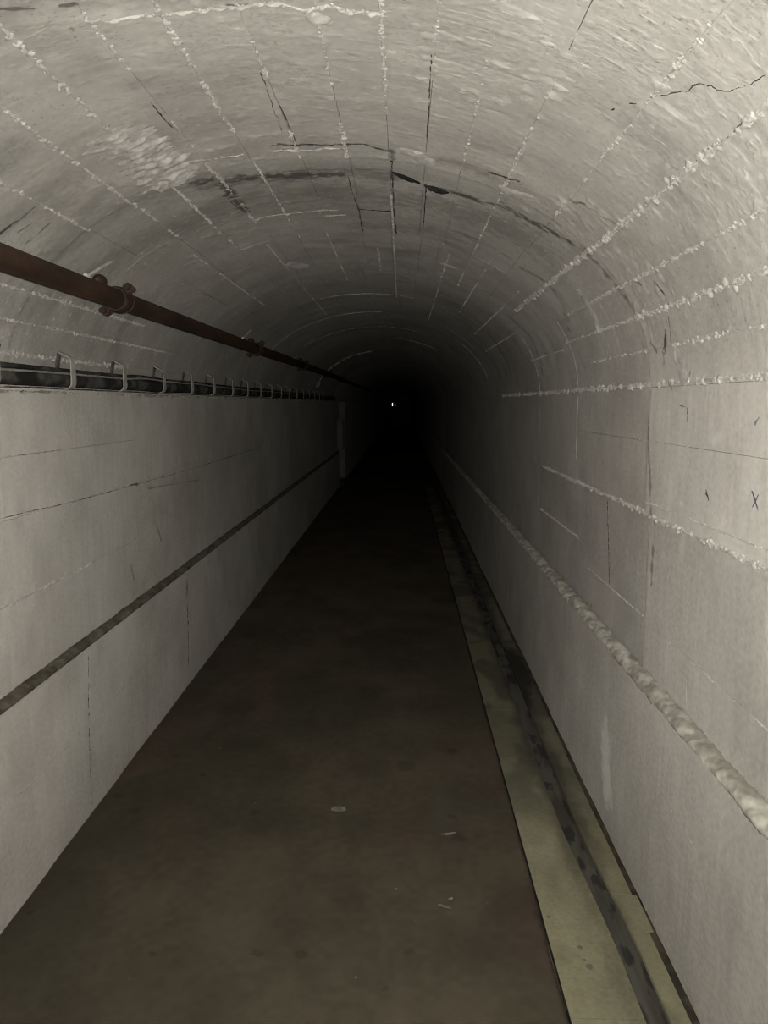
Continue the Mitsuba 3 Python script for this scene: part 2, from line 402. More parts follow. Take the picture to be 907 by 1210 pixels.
def slab_col(p, n, uv):
    x, y = p.x, p.y
    col = mix((.182, .170, .106), (.234, .220, .145), smoothstep(.3, .7, fbm(x * 4, y * 3, 0, 3)))
    col = col * (.8 + .4 * fbm(x * 22, y * 14, 4, 3)) * (.9 + .2 * noise(x * 120, y * 120)) * (KA * 1.28)
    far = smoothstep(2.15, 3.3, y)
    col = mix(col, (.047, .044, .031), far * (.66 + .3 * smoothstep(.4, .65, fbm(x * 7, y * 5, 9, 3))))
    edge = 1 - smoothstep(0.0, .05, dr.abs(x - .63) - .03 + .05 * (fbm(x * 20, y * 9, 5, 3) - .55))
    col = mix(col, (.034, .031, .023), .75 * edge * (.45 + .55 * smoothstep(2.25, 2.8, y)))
    for X, Y, r in SSPOTS:
        d = dr.sqrt(dr.square(x - X) + dr.square(y - Y)) + r * .6 * (noise(x * 60, y * 60) - .5)
        col = mix(col, (.056, .051, .036), .6 * (1 - smoothstep(r * .6, r * 1.15, d)))
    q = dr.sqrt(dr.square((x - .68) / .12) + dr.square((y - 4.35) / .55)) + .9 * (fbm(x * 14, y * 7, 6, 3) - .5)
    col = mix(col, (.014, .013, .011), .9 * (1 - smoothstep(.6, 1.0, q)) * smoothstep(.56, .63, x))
    return col


def strip_col(p, n, uv):
    x, y = p.x, p.y
    col = mix((.034, .031, .025), (.055, .052, .042), smoothstep(.3, .7, fbm(x * 30, y * 5, 0, 3)))
    return mix(col, (.012, .012, .011), .8 * smoothstep(.52, .68, fbm(x * 34 + 4, y * 11, 2, 3)))


def rust(p, n, uv):
    a = fbm(p.x * 9, p.y * 4, p.z * 9, 3)
    b = fbm(p.x * 60, p.y * 40, p.z * 60, 2)
    return mix((.017, .0090, .0048), (.030, .0160, .0085), smoothstep(.3, .7, a)) * (.75 + .5 * b)


def cable_col(p, n, uv):
    a = fbm(p.x * 14, p.y * 10, p.z * 14, 3)
    return mix((.010, .010, .009), (.050, .048, .041), smoothstep(.42, .72, a)) * (.8 + .4 * noise(p.x * 140, p.y * 140, p.z * 140))


M = lambda k, d: scene.__setitem__(k, d)
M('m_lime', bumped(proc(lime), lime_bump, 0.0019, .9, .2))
M('m_fin', simple((.34, .325, .290), (.455, .44, .40), 30, .85, fine=160))
M('m_back', plain((.09, .085, .075), .95, .1))
M('m_deep', simple((.34, .325, .29), (.42, .405, .365), 3, .95, .1))
M('m_dust', simple((.060, .054, .040), (.135, .125, .095), 22, .95, .1))
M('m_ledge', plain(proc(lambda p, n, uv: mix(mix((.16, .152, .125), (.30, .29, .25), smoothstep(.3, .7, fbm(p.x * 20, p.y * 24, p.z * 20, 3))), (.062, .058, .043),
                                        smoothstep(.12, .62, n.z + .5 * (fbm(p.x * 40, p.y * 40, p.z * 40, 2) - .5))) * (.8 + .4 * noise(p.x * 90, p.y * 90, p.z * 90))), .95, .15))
M('m_dirt', simple((.035, .031, .022), (.075, .067, .048), 25, .95, .1))
M('m_gap_black', simple((.010, .010, .009), (.022, .021, .019), 40, .9, .1))
M('m_crack', simple((.035, .033, .028), (.09, .086, .075), 60, .9, .1))
M('m_floor', bumped(proc(floor_col), floor_bump, 0.0012, .75, .25))
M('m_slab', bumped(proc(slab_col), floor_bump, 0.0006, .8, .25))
M('m_strip', plain(proc(strip_col), .7, .3))
M('m_rust', plain(proc(rust), .7, .3))
M('m_rust_dark', simple((.020, .011, .007), (.042, .023, .014), 40, .75))
M('m_hook', simple((.22, .21, .185), (.34, .325, .29), 30, .7))
M('m_hook_dark', simple((.05, .048, .042), (.12, .115, .10), 40, .8))
M('m_cable', plain(proc(cable_col), .7, .3))
M('m_pale_cable', simple((.20, .195, .175), (.30, .29, .26), 30, .6))
M('m_white', simple((.50, .49, .45), (.62, .61, .55), 30, .6))
M('m_jamb', simple((.20, .215, .20), (.26, .275, .26), 3, .9))
M('m_pen', plain((.040, .036, .058), .6, .3))
M('m_flake', simple((.13, .125, .105), (.20, .19, .165), 60, .8))

# ------------------------------------------------------------------ the setting: shells behind the panels


def shell(profile_near, profile_far):
    """A long sheet along y: the near profile lies behind the panels, the far one is the lining itself."""
    ys = [BACK, 0.0, 3.0, 6.0, 9.0, FAR]
    yf = [FAR, 15.9, 20, 26, 34, 44, END]
    def sheet(pr, ys):
        G = np.stack([np.c_[pr[:, 0], np.full(len(pr), y), pr[:, 1]] for y in ys], 1)
        return G.reshape(-1, 3), gridfaces(*G.shape[:2])
    return sheet(profile_near, ys), sheet(profile_far, yf)


th = np.linspace(math.pi, 0, 49)
vault = lambda o: np.c_[VC + (VA + o) * np.cos(th), ZS + (VB + o) * np.sin(th)]
put('ceiling', cat_mesh(shell(vault(.03), vault(0.012))), 'm_deep', True, 'low arched concrete tunnel vault, whitewashed, with board marks, ridges and soot stains', kind='structure')
LW = lambda o: np.array([(XLL - o, -.02), (XLL - o, ZL - .01), (XLM - o, ZL), (XLM - o, ZM), (XLU - o, ZM), (XLU - o, ZS), (XLS - .03 - o, ZS)])
RW = lambda o: np.array([(XRU + o, ZS), (XRU + o, ZM), (XRM + o, ZM), (XRM + o, ZL + .02), (XRL + o, ZL + .01), (XRL + o, -.02)])
n0, f0 = shell(LW(.03), LW(0.0))
v, f = f0
cen = v[f].mean(1)
keep = ~((cen[:, 1] > 14.4) & (cen[:, 1] < 15.9) & (cen[:, 2] < ZS - 1e-3))          # the opening of the side niche
put('wall_left', cat_mesh([n0, (v, f[keep])]), 'm_deep', False, 'left tunnel wall of whitewashed concrete, stepped at a low ledge', kind='structure')
put('wall_right', cat_mesh(shell(RW(.03), RW(0.012))), 'm_deep', False, 'right tunnel wall of whitewashed concrete with a lumpy ledge', kind='structure')
sect = np.vstack([[(XLL - .1, -.02)], [(XLL - .1, ZS)], vault(.06), [(XRU + .1, ZS), (XRU + .1, -.02)]])
import shapely
cap = trimesh.creation.extrude_polygon(shapely.Polygon(sect), .1, engine='earcut')
R90 = np.array([[1, 0, 0, 0], [0, 0, -1, 0], [0, 1, 0, 0], [0, 0, 0, 1.0]])
for nm, y in (('wall_far', END + .1), ('wall_back', BACK)):
    c = cap.copy(); c.apply_transform(R90); c.apply_translation([0, y, 0])
    put(nm, c, 'm_deep' if nm == 'wall_back' else 'm_back', False, {'wall_far': 'end of the tunnel lost in the dark', 'wall_back': 'tunnel wall behind the camera'}[nm], kind='structure')
# the side niche far down the left wall
nx0, nx1 = XLL - .95, XLL
put('wall_left__niche', cat_mesh([
    ([(nx0, 14.4, 0), (nx0, 15.9, 0), (nx0, 15.9, ZS), (nx0, 14.4, ZS)], [[0, 1, 2, 3]]),
    ([(nx0, 14.4, 0), (nx1 - .03, 14.4, 0), (nx1 - .03, 14.4, ZS), (nx0, 14.4, ZS)], [[0, 1, 2, 3]]),
    ([(nx0, 15.95, 0), (nx1, 15.95, 0), (nx1, 15.95, ZS), (nx0, 15.95, ZS)], [[0, 1, 2, 3]]),
    ([(nx0, 14.4, 0), (nx1 + .05, 14.4, 0), (nx1 + .05, 15.95, 0), (nx0, 15.95, 0)], [[0, 1, 2, 3]]),
    ([(nx0, 14.4, ZS), (nx1, 14.4, ZS), (nx1, 15.95, ZS), (nx0, 15.95, ZS)], [[0, 1, 2, 3]])]), 'm_back', False, 'dark niche in the wall')
for z0, z1, dx in ((0.03, .62, 0.0), (.62, 1.23, -.05), (1.23, 1.585, 0.0)):
    put('wall_left__jamb_block', rbox((.125, .06, z1 - z0 - .004), (XLL - .062 + dx, 15.91, (z0 + z1) / 2), .006), 'm_jamb', False, 'pale painted block edging the dark niche')

# ------------------------------------------------------------------ the vault's board-marked panels
JR = [.060, .215, .364, .53, .81, 1.22, 2.12, 4.0, 11.0]
JL = [.127, .212, .295, .545, .73, .925, 1.21, 1.59, 2.38, 4.45]
NEARJ = sorted([ang(r, 1) for r in JR[1:]] + [ang(r, -1) for r in JL] + [ang(17.0, -1)], reverse=True)
NEARJ = [math.pi] + NEARJ + [0.0]
RINGS = [BACK, -1.5, 0.0, 1.43, 2.25, 2.50, 3.00, 3.55, 4.50, 5.50, 6.60, 7.80, 9.00, 10.20, 11.20, 12.7, FAR]


def res_for(y0, y1):
    if y1 <= 1.2: return .06
    if y1 <= 3.1: return .0085
    if y1 <= 5.6: return .014
    return .032


STRIP = rng.uniform(-.0012, .0012, len(NEARJ))
for i, (y0, y1) in enumerate(zip(RINGS[:-1], RINGS[1:])):
    if y1 <= 3.01 and y1 > 0: J = NEARJ
    elif y1 <= 4.51 and y1 > 0:
        J = [math.pi] + [a + rng.uniform(-.02, .02) for a in NEARJ[1:-1][::1] if rng.random() < .85] + [0.0]
    else:
        n = 12; J = [math.pi] + [math.pi * (1 - (k + rng.uniform(-.22, .22)) / n) for k in range(1, n)] + [0.0]
    sl = rng.uniform(-.0009, .0009, len(J)) if y1 > 3.01 else STRIP
    for a, b, l_ in zip(J[:-1], J[1:], sl):
        r = res_for(y0, y1)
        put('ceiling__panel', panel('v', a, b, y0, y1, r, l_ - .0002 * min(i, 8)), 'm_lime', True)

# wall panels: (segment, owner, height joints per stretch)
LJ = {'ll': ([BACK, .3, 2.87, 4.17, 5.5, 7.0, 9.0, 11, FAR], {2: [0, .35, ZL - .02]}, [0, ZL - .02]),
      'lm': ([BACK, .9, 3.35, 5.2, 7.4, 9.8, FAR], {1: [ZL - .005, .93, ZM]}, [ZL - .005, ZM]),
      'lu': ([BACK, .6, 3.45, 4.6, 6.8, 9.5, FAR], {1: [ZM, 1.388, ZS]}, [ZM, ZS])}
RJ = {'ru': ([BACK, 0.2, 1.0, 2.5, 3.54, 4.5, 6.0, 8.0, 10.2, FAR], {2: [ZM, 1.238, 1.432, ZS], 3: [ZM, 1.43, ZS]}, [ZM, ZS]),
      'rm': ([BACK, 0.2, 1.0, 2.5, 3.03, 3.38, 4.6, 6.2, 8.2, 10.4, FAR], {2: [ZL, .842, ZM], 3: [ZL, .842, ZM], 5: [ZL, .94, ZM]}, [ZL, ZM]),
      'rl': ([BACK, .3, 2.2, 4.0, 5.6, 7.5, 10, FAR], {}, [0, ZL + .005])}
for owner, D in (('wall_left', LJ), ('wall_right', RJ)):
    for seg, (ys, special, zs) in D.items():
        for i, (y0, y1) in enumerate(zip(ys[:-1], ys[1:])):
            zz = special.get(i, zs)
            lift = -.0004 * i
            if seg == 'rm': lift = (0, 0, 0, -.001, -.0035, -.004)[min(i, 5)]
            for a, b in zip(zz[:-1], zz[1:]):
                r = .06 if y1 <= 1.01 else .010 if y1 <= 3.4 else .016 if y1 <= 5.7 else .035
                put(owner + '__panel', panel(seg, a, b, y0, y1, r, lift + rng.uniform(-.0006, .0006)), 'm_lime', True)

# lumpy ledges
def ledge(xw, xo, zo, zi, y0, y1, res, lump, seed, fold=0.0):
    """A rough band from the lower wall's face (xw, zo) over its shoulder to the middle wall (xo, zi)."""
    sgn = math.copysign(1, xo - xw)
    t = np.linspace(0, 1, 13)
    x = xw + (xo - xw) * np.clip((t - .25) / .75, 0, 1) ** 1.0
    z = zo + (zi - zo) * np.clip(t / .45, 0, 1) ** .8 + 0.006 * np.clip((t - .45) / .55, 0, 1)
    y = steps(y0, y1, res)
    P = np.stack([np.broadcast_to(x[:, None], (13, len(y))), np.broadcast_to(y, (13, len(y))) + fold * t[:, None], np.broadcast_to(z[:, None], (13, len(y)))], -1)
    nx, nz = -sgn * (1 - t), .35 + .65 * t
    L = np.hypot(nx, nz); nx, nz = nx / L, nz / L
    q = np.stack([t[:, None] * 1.6 + 0 * y, y[None, :] * 27 + t[:, None] * 2.2 + 2.5 * meshkit.noise(np.stack([0 * P[..., 0], P[..., 1] * 4, 0 * P[..., 0]], -1), seed + 6), 0 * P[..., 0]], -1)
    h = lump * (meshkit.fbm(q, 4, seed) - .45) * 2.3 * np.sin(math.pi * np.clip(t * .9 + .08, 0, 1))[:, None] + lump * .7 * (meshkit.noise(P * 9, seed + 3) - .5) + lump * .5 * (meshkit.noise(P * 120, seed + 4) - .5)
    rag = lump * 1.6 * (meshkit.fbm(np.stack([0 * y, y * 34, 0 * y], -1), 3, seed + 9) - .62)
    h[0] = -.012; h[1] = rag - .002; h[2] = .5 * h[2] + .5 * (rag + .002); h[-1] = -.008
    P = P + np.stack([np.broadcast_to(nx[:, None], h.shape) * h, 0 * h, np.broadcast_to(nz[:, None], h.shape) * h], -1)
    f = gridfaces(*P.shape[:2])
    return trimesh.Trimesh(P.reshape(-1, 3), np.vstack([f[:, [0, 1, 2]], f[:, [0, 2, 3]]]), process=False)


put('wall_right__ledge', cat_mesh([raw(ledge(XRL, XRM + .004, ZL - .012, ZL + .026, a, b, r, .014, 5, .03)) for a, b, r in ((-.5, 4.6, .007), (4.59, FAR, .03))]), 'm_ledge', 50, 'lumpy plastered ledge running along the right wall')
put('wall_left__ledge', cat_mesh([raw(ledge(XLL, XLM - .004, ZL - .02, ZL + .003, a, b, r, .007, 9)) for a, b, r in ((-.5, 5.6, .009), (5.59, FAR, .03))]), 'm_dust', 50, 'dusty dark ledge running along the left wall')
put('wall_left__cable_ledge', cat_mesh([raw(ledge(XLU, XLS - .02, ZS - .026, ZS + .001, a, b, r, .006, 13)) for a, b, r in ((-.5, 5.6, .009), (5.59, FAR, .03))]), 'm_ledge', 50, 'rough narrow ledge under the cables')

# ------------------------------------------------------------------ ridges of lime along the joints
sd = [100]


def fin(owner, seg, s, y, w=.014, h=.006, cover=.75, **k):
    sd[0] += 1
    if np.ndim(s) == 0: s = [s, s]
    if len(s) == 2 and seg == 'v' and s[0] != s[1]:
        s = np.linspace(s[0], s[1], 40)
    yy = np.interp(np.linspace(0, 1, len(s)), np.linspace(0, 1, len(y)), y)
    put(owner + '__mortar_ridge', ridge(seg, s, yy, w, h, sd[0], cover=cover, **k), 'm_fin', 60)


V = 'ceiling'
fin(V, 'v', ang(.81, 1), (1.0, 4.1), .026, .010, 1.1, lump=75)
fin(V, 'v', ang(1.22, 1), (1.0, 2.45), .013, .005, .62)
fin(V, 'v', ang(.53, 1), (1.0, 3.3), .014, .006, .8)
fin(V, 'v', ang(.364, 1), (1.0, 2.55), .024, .010, 1.1, lump=75)
fin(V, 'v', ang(.364, 1), (2.55, 3.6), .012, .005, .7)
fin(V, 'v', ang(.215, 1), (1.0, 2.25), .018, .007, .85)
fin(V, 'v', ang(.215, 1), (2.5, 3.3), .010, .004, .7)
fin(V, 'v', .015, (1.0, 3.55), .022, .008, .95, lump=70)
fin(V, 'v', .015, (3.56, 6.2), .020, .007, .9)
fin(V, 'v', ang(2.12, 1), (1.65, 2.5), .012, .006, .75)
fin(V, 'v', ang(2.12, 1), (2.55, 4.4), .009, .004, .6)
fin(V, 'v', ang(4.0, 1), (1.5, 2.4), .011, .004, .5)
fin(V, 'v', ang(11.0, 1), (1.3, 1.75), .012, .005, .6)
fin(V, 'v', ang(17.0, -1), (1.45, 2.1), .012, .006, .85)
fin(V, 'v', ang(17.0, -1), (2.9, 5.6), .009, .004, .7)
fin(V, 'v', ang(4.45, -1), (1.5, 1.95), .010, .004, .6)
fin(V, 'v', ang(4.4, -1), (2.2, 2.5), .016, .007, 1.0)
fin(V, 'v', ang(2.38, -1), (1.5, 1.9), .013, .005, .6)
fin(V, 'v', ang(2.38, -1), (2.25, 2.5), .012, .005, .7)
fin(V, 'v', ang(1.59, -1), (1.44, 2.22), .016, .007, 1.0)
fin(V, 'v', ang(1.59, -1), (2.5, 3.6), .010, .004, .6)
fin(V, 'v', ang(1.21, -1), (1.5, 1.75), .012, .005, .6)
fin(V, 'v', ang(1.21, -1), (2.05, 3.2), .012, .005, .65)
fin(V, 'v', ang(.925, -1), (1.3, 2.15), .016, .008, .95, lump=70)
fin(V, 'v', ang(.925, -1), (2.5, 3.4), .012, .004, .6)
fin(V, 'v', ang(.73, -1), (1.4, 3.0), .014, .006, .75)
fin(V, 'v', ang(.545, -1), (1.4, 2.5), .012, .005, .6)
fin(V, 'v', ang(.295, -1), (1.6, 3.6), .014, .006, .85)
fin(V, 'v', ang(.212, -1), (1.8, 4.2), .012, .005, .75)
fin(V, 'v', ang(.127, -1), (1.8, 3.6), .022, .008, .9)
for r, s_, y0, y1 in ((1.15, -1, 3.6, 6.4), (.62, 1, 4.4, 6.2), (1.6, 1, 3.4, 5.4), (.95, 1, 3.7, 5.9), (3.2, 1, 3.7, 6.5), (2.2, -1, 3.5, 4.9), (.7, -1, 3.3, 5.0), (.33, 1, 3.7, 4.6), (6, -1, 3.9, 4.6)):
    fin(V, 'v', ang(r, s_), (y0, y1), .009, .0035, .68)
# round the section at the rings, along what the photograph shows
def ringfin(pts, w, h, cover, **k):
    P = [hit(*p) for p in pts]
    fin(V, 'v', [vang(p) for p in P], [p[1] for p in P], w, h, cover, **k)


ringfin([(104, 26), (150, 20), (190, 18), (245, 11), (290, 6), (330, 4), (362, 14), (385, 6), (410, 14), (440, 17), (465, 15)], .014, .009, 1.3)
ringfin([(318, 179), (345, 177), (372, 178)], .014, .008, 1.5)
ringfin([(372, 178), (385, 175), (402, 176)], .012, .006, 1.2)
ringfin([(228, 190), (262, 186), (290, 182)], .010, .005, 1.1)
ringfin([(300, 262), (350, 254), (400, 251)], .009, .004, 1.0)
ringfin([(383, 258), (410, 257)], .014, .006, 1.2)
ringfin([(200, 390), (207, 385), (213, 380)], .008, .004, 1.2)
fin(V, 'v', (2.9, 1.75), (11.2, 11.2), .035, .03, 1.6)
fin(V, 'v', (2.6, 1.5), (6.6, 6.6), .012, .005, .35)
ringfin([(361, 409), (366, 406), (372, 403)], .014, .006, 1.3)
fin(V, 'v', (1.9, 1.25), (5.5, 5.5), .014, .007, .8)
fin(V, 'v', (2.2, 1.2), (7.8, 7.8), .014, .006, .4)
fin(V, 'v', (1.4, 0.9), (9.0, 9.0), .018, .010, .8)
fin(V, 'v', (.55, .02), (4.5, 4.5), .012, .005, .6)
fin(V, 'v', (.45, .02), (3.55, 3.55), .007, .002, .4)
fin(V, 'v', (.75, .25), (7.0, 7.0), .013, .005, .5)
R_, L_ = 'wall_right', 'wall_left'
fin(R_, 'ru', ZM + .003, (.9, 4.4), .020, .010, 1.0, lump=70)
fin(R_, 'ru', 1.238, (1.2, 2.5), .008, .005, .8)
fin(R_, 'ru', 1.432, (2.1, 2.6), .007, .004, .6)
fin(R_, 'rm', .842, (1.4, 3.3), .009, .004, .62)
fin(R_, 'rm', .94, (3.5, 4.5), .012, .005, .9)
fin(R_, 'ru', (1.30, 1.58), (3.54, 3.54), .006, .003, .6)
fin(R_, 'rl', .42, (1.5, 2.15), .008, .004, .5)
fin(L_, 'lm', .93, (2.0, 2.95), .012, .004, .6)
fin(L_, 'll', .35, (2.2, 2.86), .010, .004, .6)
fin(L_, 'lu', 1.388, (2.1, 2.7), .006, .003, .5)
fin(L_, 'lu', ZM + .002, (1.8, 5), .006, .003, .4)

# thick lime patches thrown on the vault
def patch(pts, r, amp, seed, streak=(22, 70)):
    """A thrown lump of lime along a line of points: a relief that sinks into the lining round its ragged rim."""
    Q = np.array([hit(*p) for p in pts])
    c, rad = Q.mean(0), np.ptp(Q, axis=0).max() / 2 + r * 1.6
    s0 = vang(c); ds = rad / .82
    S, Y = steps(max(.0, s0 - ds), min(math.pi, s0 + ds), .005), steps(c[1] - rad, c[1] + rad, .005)
    P, N = surf('v', S[:, None], Y[None, :])
    d = np.full(P.shape[:2], 9.0)
    for A, B in zip(Q[:-1], Q[1:]):
        u = B - A; t = np.clip(((P - A) @ u) / (u @ u), 0, 1)
        d = np.minimum(d, np.linalg.norm(P - A - t[..., None] * u, axis=-1))
    f = meshkit.fbm(P * [streak[0], streak[1], streak[0]], 3, seed)
    k = 1 - d / r + 1.5 * (f - .5)
    h = amp * (np.clip(k * 1.6, 0, 1) * (.1 + 2.0 * np.abs(f - .42))) + .002 * np.clip(k * 6, -2, .5)
    P = P + N * (relief('v', P) + h)[..., None]
    g = gridfaces(*P.shape[:2])
    g = g[(k.reshape(-1)[g] > -.35).any(1)]
    return trimesh.Trimesh(P.reshape(-1, 3), np.vstack([g[:, [0, 1, 2]], g[:, [0, 2, 3]]]), process=True)


for i, (pts, r, h) in enumerate([([(142, 166), (165, 180), (190, 196), (200, 208)], .075, .016), ([(192, 208), (228, 198)], .018, .010), ([(184, 218), (198, 220)], .018, .014),
                                 ([(476, 179), (490, 182), (504, 190)], .025, .010), ([(598, 223), (615, 229), (632, 236)], .022, .010), ([(683, 348), (694, 366), (703, 392)], .022, .008),
                                 ([(801, 420), (808, 455)], .025, .007), ([(370, 20), (383, 25)], .016, .016), ([(540, 20), (600, 60), (560, 80)], .12, .0022), ([(345, 314), (357, 318)], .03, .008), ([(523, 315), (534, 318)], .02, .006)]):
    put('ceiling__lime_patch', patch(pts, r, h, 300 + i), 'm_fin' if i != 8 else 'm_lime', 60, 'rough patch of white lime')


# cracks, and gaps with their inner shade painted as black strips
def on_lining(px, py, lift=.001):
    P = hit(px, py)
    if P[2] >= ZS - 1e-6:
        seg, s = 'v', vang(P)
    else:
        seg = min(SEG, key=lambda k: abs(SEG[k][0] - P[0])); s = P[2]
    Q, N = surf(seg, s, P[1])
    return Q + N * (relief(seg, Q[None])[0] + lift), N


def crack(owner, pts, r, seed, jitter=.003, label=None, bsdf='m_crack', lift=.0002, name='crack'):
    g = np.random.default_rng(seed)
    pts = np.array(pts, float)
    L = np.r_[0, np.cumsum(np.linalg.norm(np.diff(pts, axis=0), axis=1))]
    t = np.arange(0, L[-1], 3.0); t = np.r_[t, L[-1]]
    px = np.interp(t, L, pts[:, 0]); py = np.interp(t, L, pts[:, 1])
    Q = np.array([on_lining(a, b, lift)[0] for a, b in zip(px, py)])
    Q[1:-1] += g.normal(0, jitter * .35, (len(Q) - 2, 3)) * [1, 1, .3]
    rr = r * .62 * np.clip(g.normal(.8, .6, len(Q)), .22, 1.7)
    rr[0] = rr[-1] = r * .15
    put(owner + '__' + name, tube(Q, rr, 6), bsdf, False, label)


crack(V, [(722, 129), (726, 128)], .0025, 1)
crack(V, [(743, 122), (752, 121)], .0020, 2)
crack(V, [(764, 118), (770, 115), (790, 111), (815, 107), (818, 102), (826, 99), (838, 101), (850, 107), (861, 108), (872, 103), (884, 101), (894, 94), (907, 86)], .0013, 3, .004, 'fine dark crack across the vault')
crack(V, [(818, 197), (830, 178), (845, 172), (862, 160), (880, 142)], .0012, 4, .004)
crack(V, [(510, 62), (508, 100), (506, 140), (504, 168)], .0022, 5, .002, 'dark open board joint')
crack(V, [(178, 121), (190, 136), (205, 152)], .0022, 6, .002)
crack(V, [(329, 121), (338, 140), (350, 168)], .0022, 7, .002)
crack(V, [(308, 85), (322, 125), (333, 155)], .0015, 8, .003)
crack(V, [(411, 212), (416, 230), (424, 252), (428, 276)], .0032, 9)
crack(V, [(462, 188), (463, 215), (465, 255), (468, 280)], .0038, 10)
crack(V, [(503, 220), (501, 250), (499, 272)], .0032, 11)
crack(V, [(420, 250), (445, 252), (464, 253)], .0035, 12)
crack(V, [(393, 171), (430, 171), (460, 180)], .003, 13)
crack(V, [(576, 203), (600, 209), (615, 214)], .003, 14)
crack(V, [(320, 172), (360, 171), (395, 172)], .002, 15)
crack(V, [(786, 388), (787, 405), (784, 432)], .003, 16)
crack(V, [(773, 332), (784, 346), (790, 360)], .002, 17)
crack(V, [(186, 213), (206, 205), (218, 199)], .003, 18)
crack(V, [(270, 238), (280, 248), (295, 254)], .003, 19)
crack(R_, [(715, 585), (716, 640), (717, 690)], .0022, 20, .001, 'thin dark vertical joint')
crack(R_, [(800, 478), (812, 482), (811, 500)], .0012, 24, .001)
crack(R_, [(833, 578), (836, 592)], .002, 25)
crack(L_, [(0, 613), (40, 603), (90, 592), (155, 574), (230, 553), (312, 527)], .0014, 21, .001, 'thin dark joint along the wall')
crack(L_, [(20, 538), (45, 535), (68, 532)], .0012, 22)
crack(L_, [(105, 775), (105, 860), (108, 950)], .0016, 23)
crack(L_, [(220, 684), (222, 740), (223, 790)], .0022, 26)
for i, pts in enumerate(([(462, 207), (480, 213), (496, 220)], [(500, 222), (512, 227), (529, 231)])):
    P = [on_lining(*p)[0] for p in pts]
    g = np.random.default_rng(40 + i)
    Q = np.array([P[0] + (P[-1] - P[0]) * u for u in np.linspace(0, 1, 14)])
    rr = (.010, .0145)[i] * np.sin(np.linspace(.15, math.pi - .2, 14)) * g.uniform(.6, 1.1, 14)
    m = tube(Q, rr, 8)
    put('ceiling__black_gap', m, 'm_gap_black', 60, 'black ragged gap in the vault')

# the pen mark on the right wall
for (a, b), r in (((( 888.6, 580.0), (895.5, 603.0)), .0016), (((896.0, 584.5), (888.4, 600.5)), .0011)):
    A, N = on_lining(*a, .0003); B, _ = on_lining(*b, .0003)
    Cc, _ = on_lining((a[0] + b[0]) / 2 + .4, (a[1] + b[1]) / 2, .0003)
    t = tube([A, (A + Cc) / 2, Cc, (Cc + B) / 2, B], [r * .6, r, r * 1.1, r, r * .5], 6)
    put('wall_right__pen_stroke', t, 'm_pen', True, 'stroke of a small x drawn in dark blue pen')

# ------------------------------------------------------------------ floor, cover slabs, drain strip
FX1, SX0, SX1, NX0, NX1 = .428, .4315, .592, .655, .737
shift = lambda y: .030 * sstep(2.75, 1.95, y)        # the slabs' inner edges bend towards the wall near the camera



def slabgrid(x0, x1, y0, y1, res, z=0.0, amp=.006, seed=2, skirt=.05, res_y=None, warp=None):
    X = steps(x0, x1, res)
    Y = np.unique(np.concatenate([steps(max(a, y0), min(b, y1), r) for a, b, r in res_y])) if res_y else steps(y0, y1, res)
    x, y = np.r_[X[0], X, X[-1]], np.r_[Y[0], Y, Y[-1]]
    P = np.stack([np.broadcast_to(x[:, None], (len(x), len(y))), np.broadcast_to(y[None], (len(x), len(y))), np.zeros((len(x), len(y)))], -1)
    h = amp * (meshkit.fbm(P * [1.4, 1.2, 1], 3, seed) - .5) + .0012 * (meshkit.fbm(P * 25, 2, seed + 1) - .5) + z
    # a worn, wavering right-hand edge
    e = np.exp(-((x1 - P[..., 0]) / .02) ** 2)
    P[..., 0] += e * .010 * (meshkit.fbm(np.stack([0 * h, P[..., 1] * 7, 0 * h], -1), 3, seed + 2) - .5) * (amp > .003)
    h[0] = h[-1] = -skirt; h[:, 0] = h[:, -1] = -skirt
    P[..., 2] = h
    if warp: P[..., 0] += warp(P[..., 0], P[..., 1])
    f = gridfaces(*P.shape[:2])[:, ::-1]
    return P.reshape(-1, 3), f


put('floor', cat_mesh([slabgrid(XLL - .01, FX1, BACK, FAR, .016, res_y=((BACK, 1.5, .08), (1.5, 4.0, .014), (4.0, 7.0, .03), (7.0, FAR, .1))), slabgrid(XLL - .05, XRL + .05, FAR, END, .6, 0, 0)]),
    'm_floor', True, 'dark worn concrete tunnel floor, brownish, with blotches', kind='structure')
put('floor__drain_bed', cat_mesh([([(FX1 - .02, BACK, -.045), (XRL + .03, BACK, -.045), (XRL + .03, FAR, -.045), (FX1 - .02, FAR, -.045)], [[0, 1, 2, 3]])]), 'm_dirt', False, 'dark gap between slabs and wall')
WY = [BACK, -1.9, -.9, .2, .75, 1.26, 1.77, 2.265, 2.77, 3.22, 3.77, 4.77, 5.8, 6.8, 7.8, 8.8, 9.8, 10.8, 11.7, FAR]
NY = [BACK, -1.9, -.9, .2, .9, 1.55, 2.10, 2.275, 2.79, 3.28, 3.85, 4.75, 5.8, 6.8, 7.8, 8.8, 9.8, 10.8, 11.7, FAR]
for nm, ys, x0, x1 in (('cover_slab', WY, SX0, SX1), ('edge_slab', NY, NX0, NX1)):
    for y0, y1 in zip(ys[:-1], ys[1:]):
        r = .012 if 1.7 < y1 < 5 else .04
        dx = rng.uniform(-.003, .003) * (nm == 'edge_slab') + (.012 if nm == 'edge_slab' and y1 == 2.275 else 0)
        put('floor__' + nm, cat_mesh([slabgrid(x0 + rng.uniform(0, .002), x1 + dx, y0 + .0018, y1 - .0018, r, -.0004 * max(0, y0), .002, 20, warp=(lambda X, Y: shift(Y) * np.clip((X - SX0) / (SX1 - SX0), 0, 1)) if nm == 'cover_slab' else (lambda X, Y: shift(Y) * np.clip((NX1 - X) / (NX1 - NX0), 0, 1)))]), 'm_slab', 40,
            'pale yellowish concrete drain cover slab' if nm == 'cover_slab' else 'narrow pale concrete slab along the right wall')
t = np.linspace(0, 1, 7)
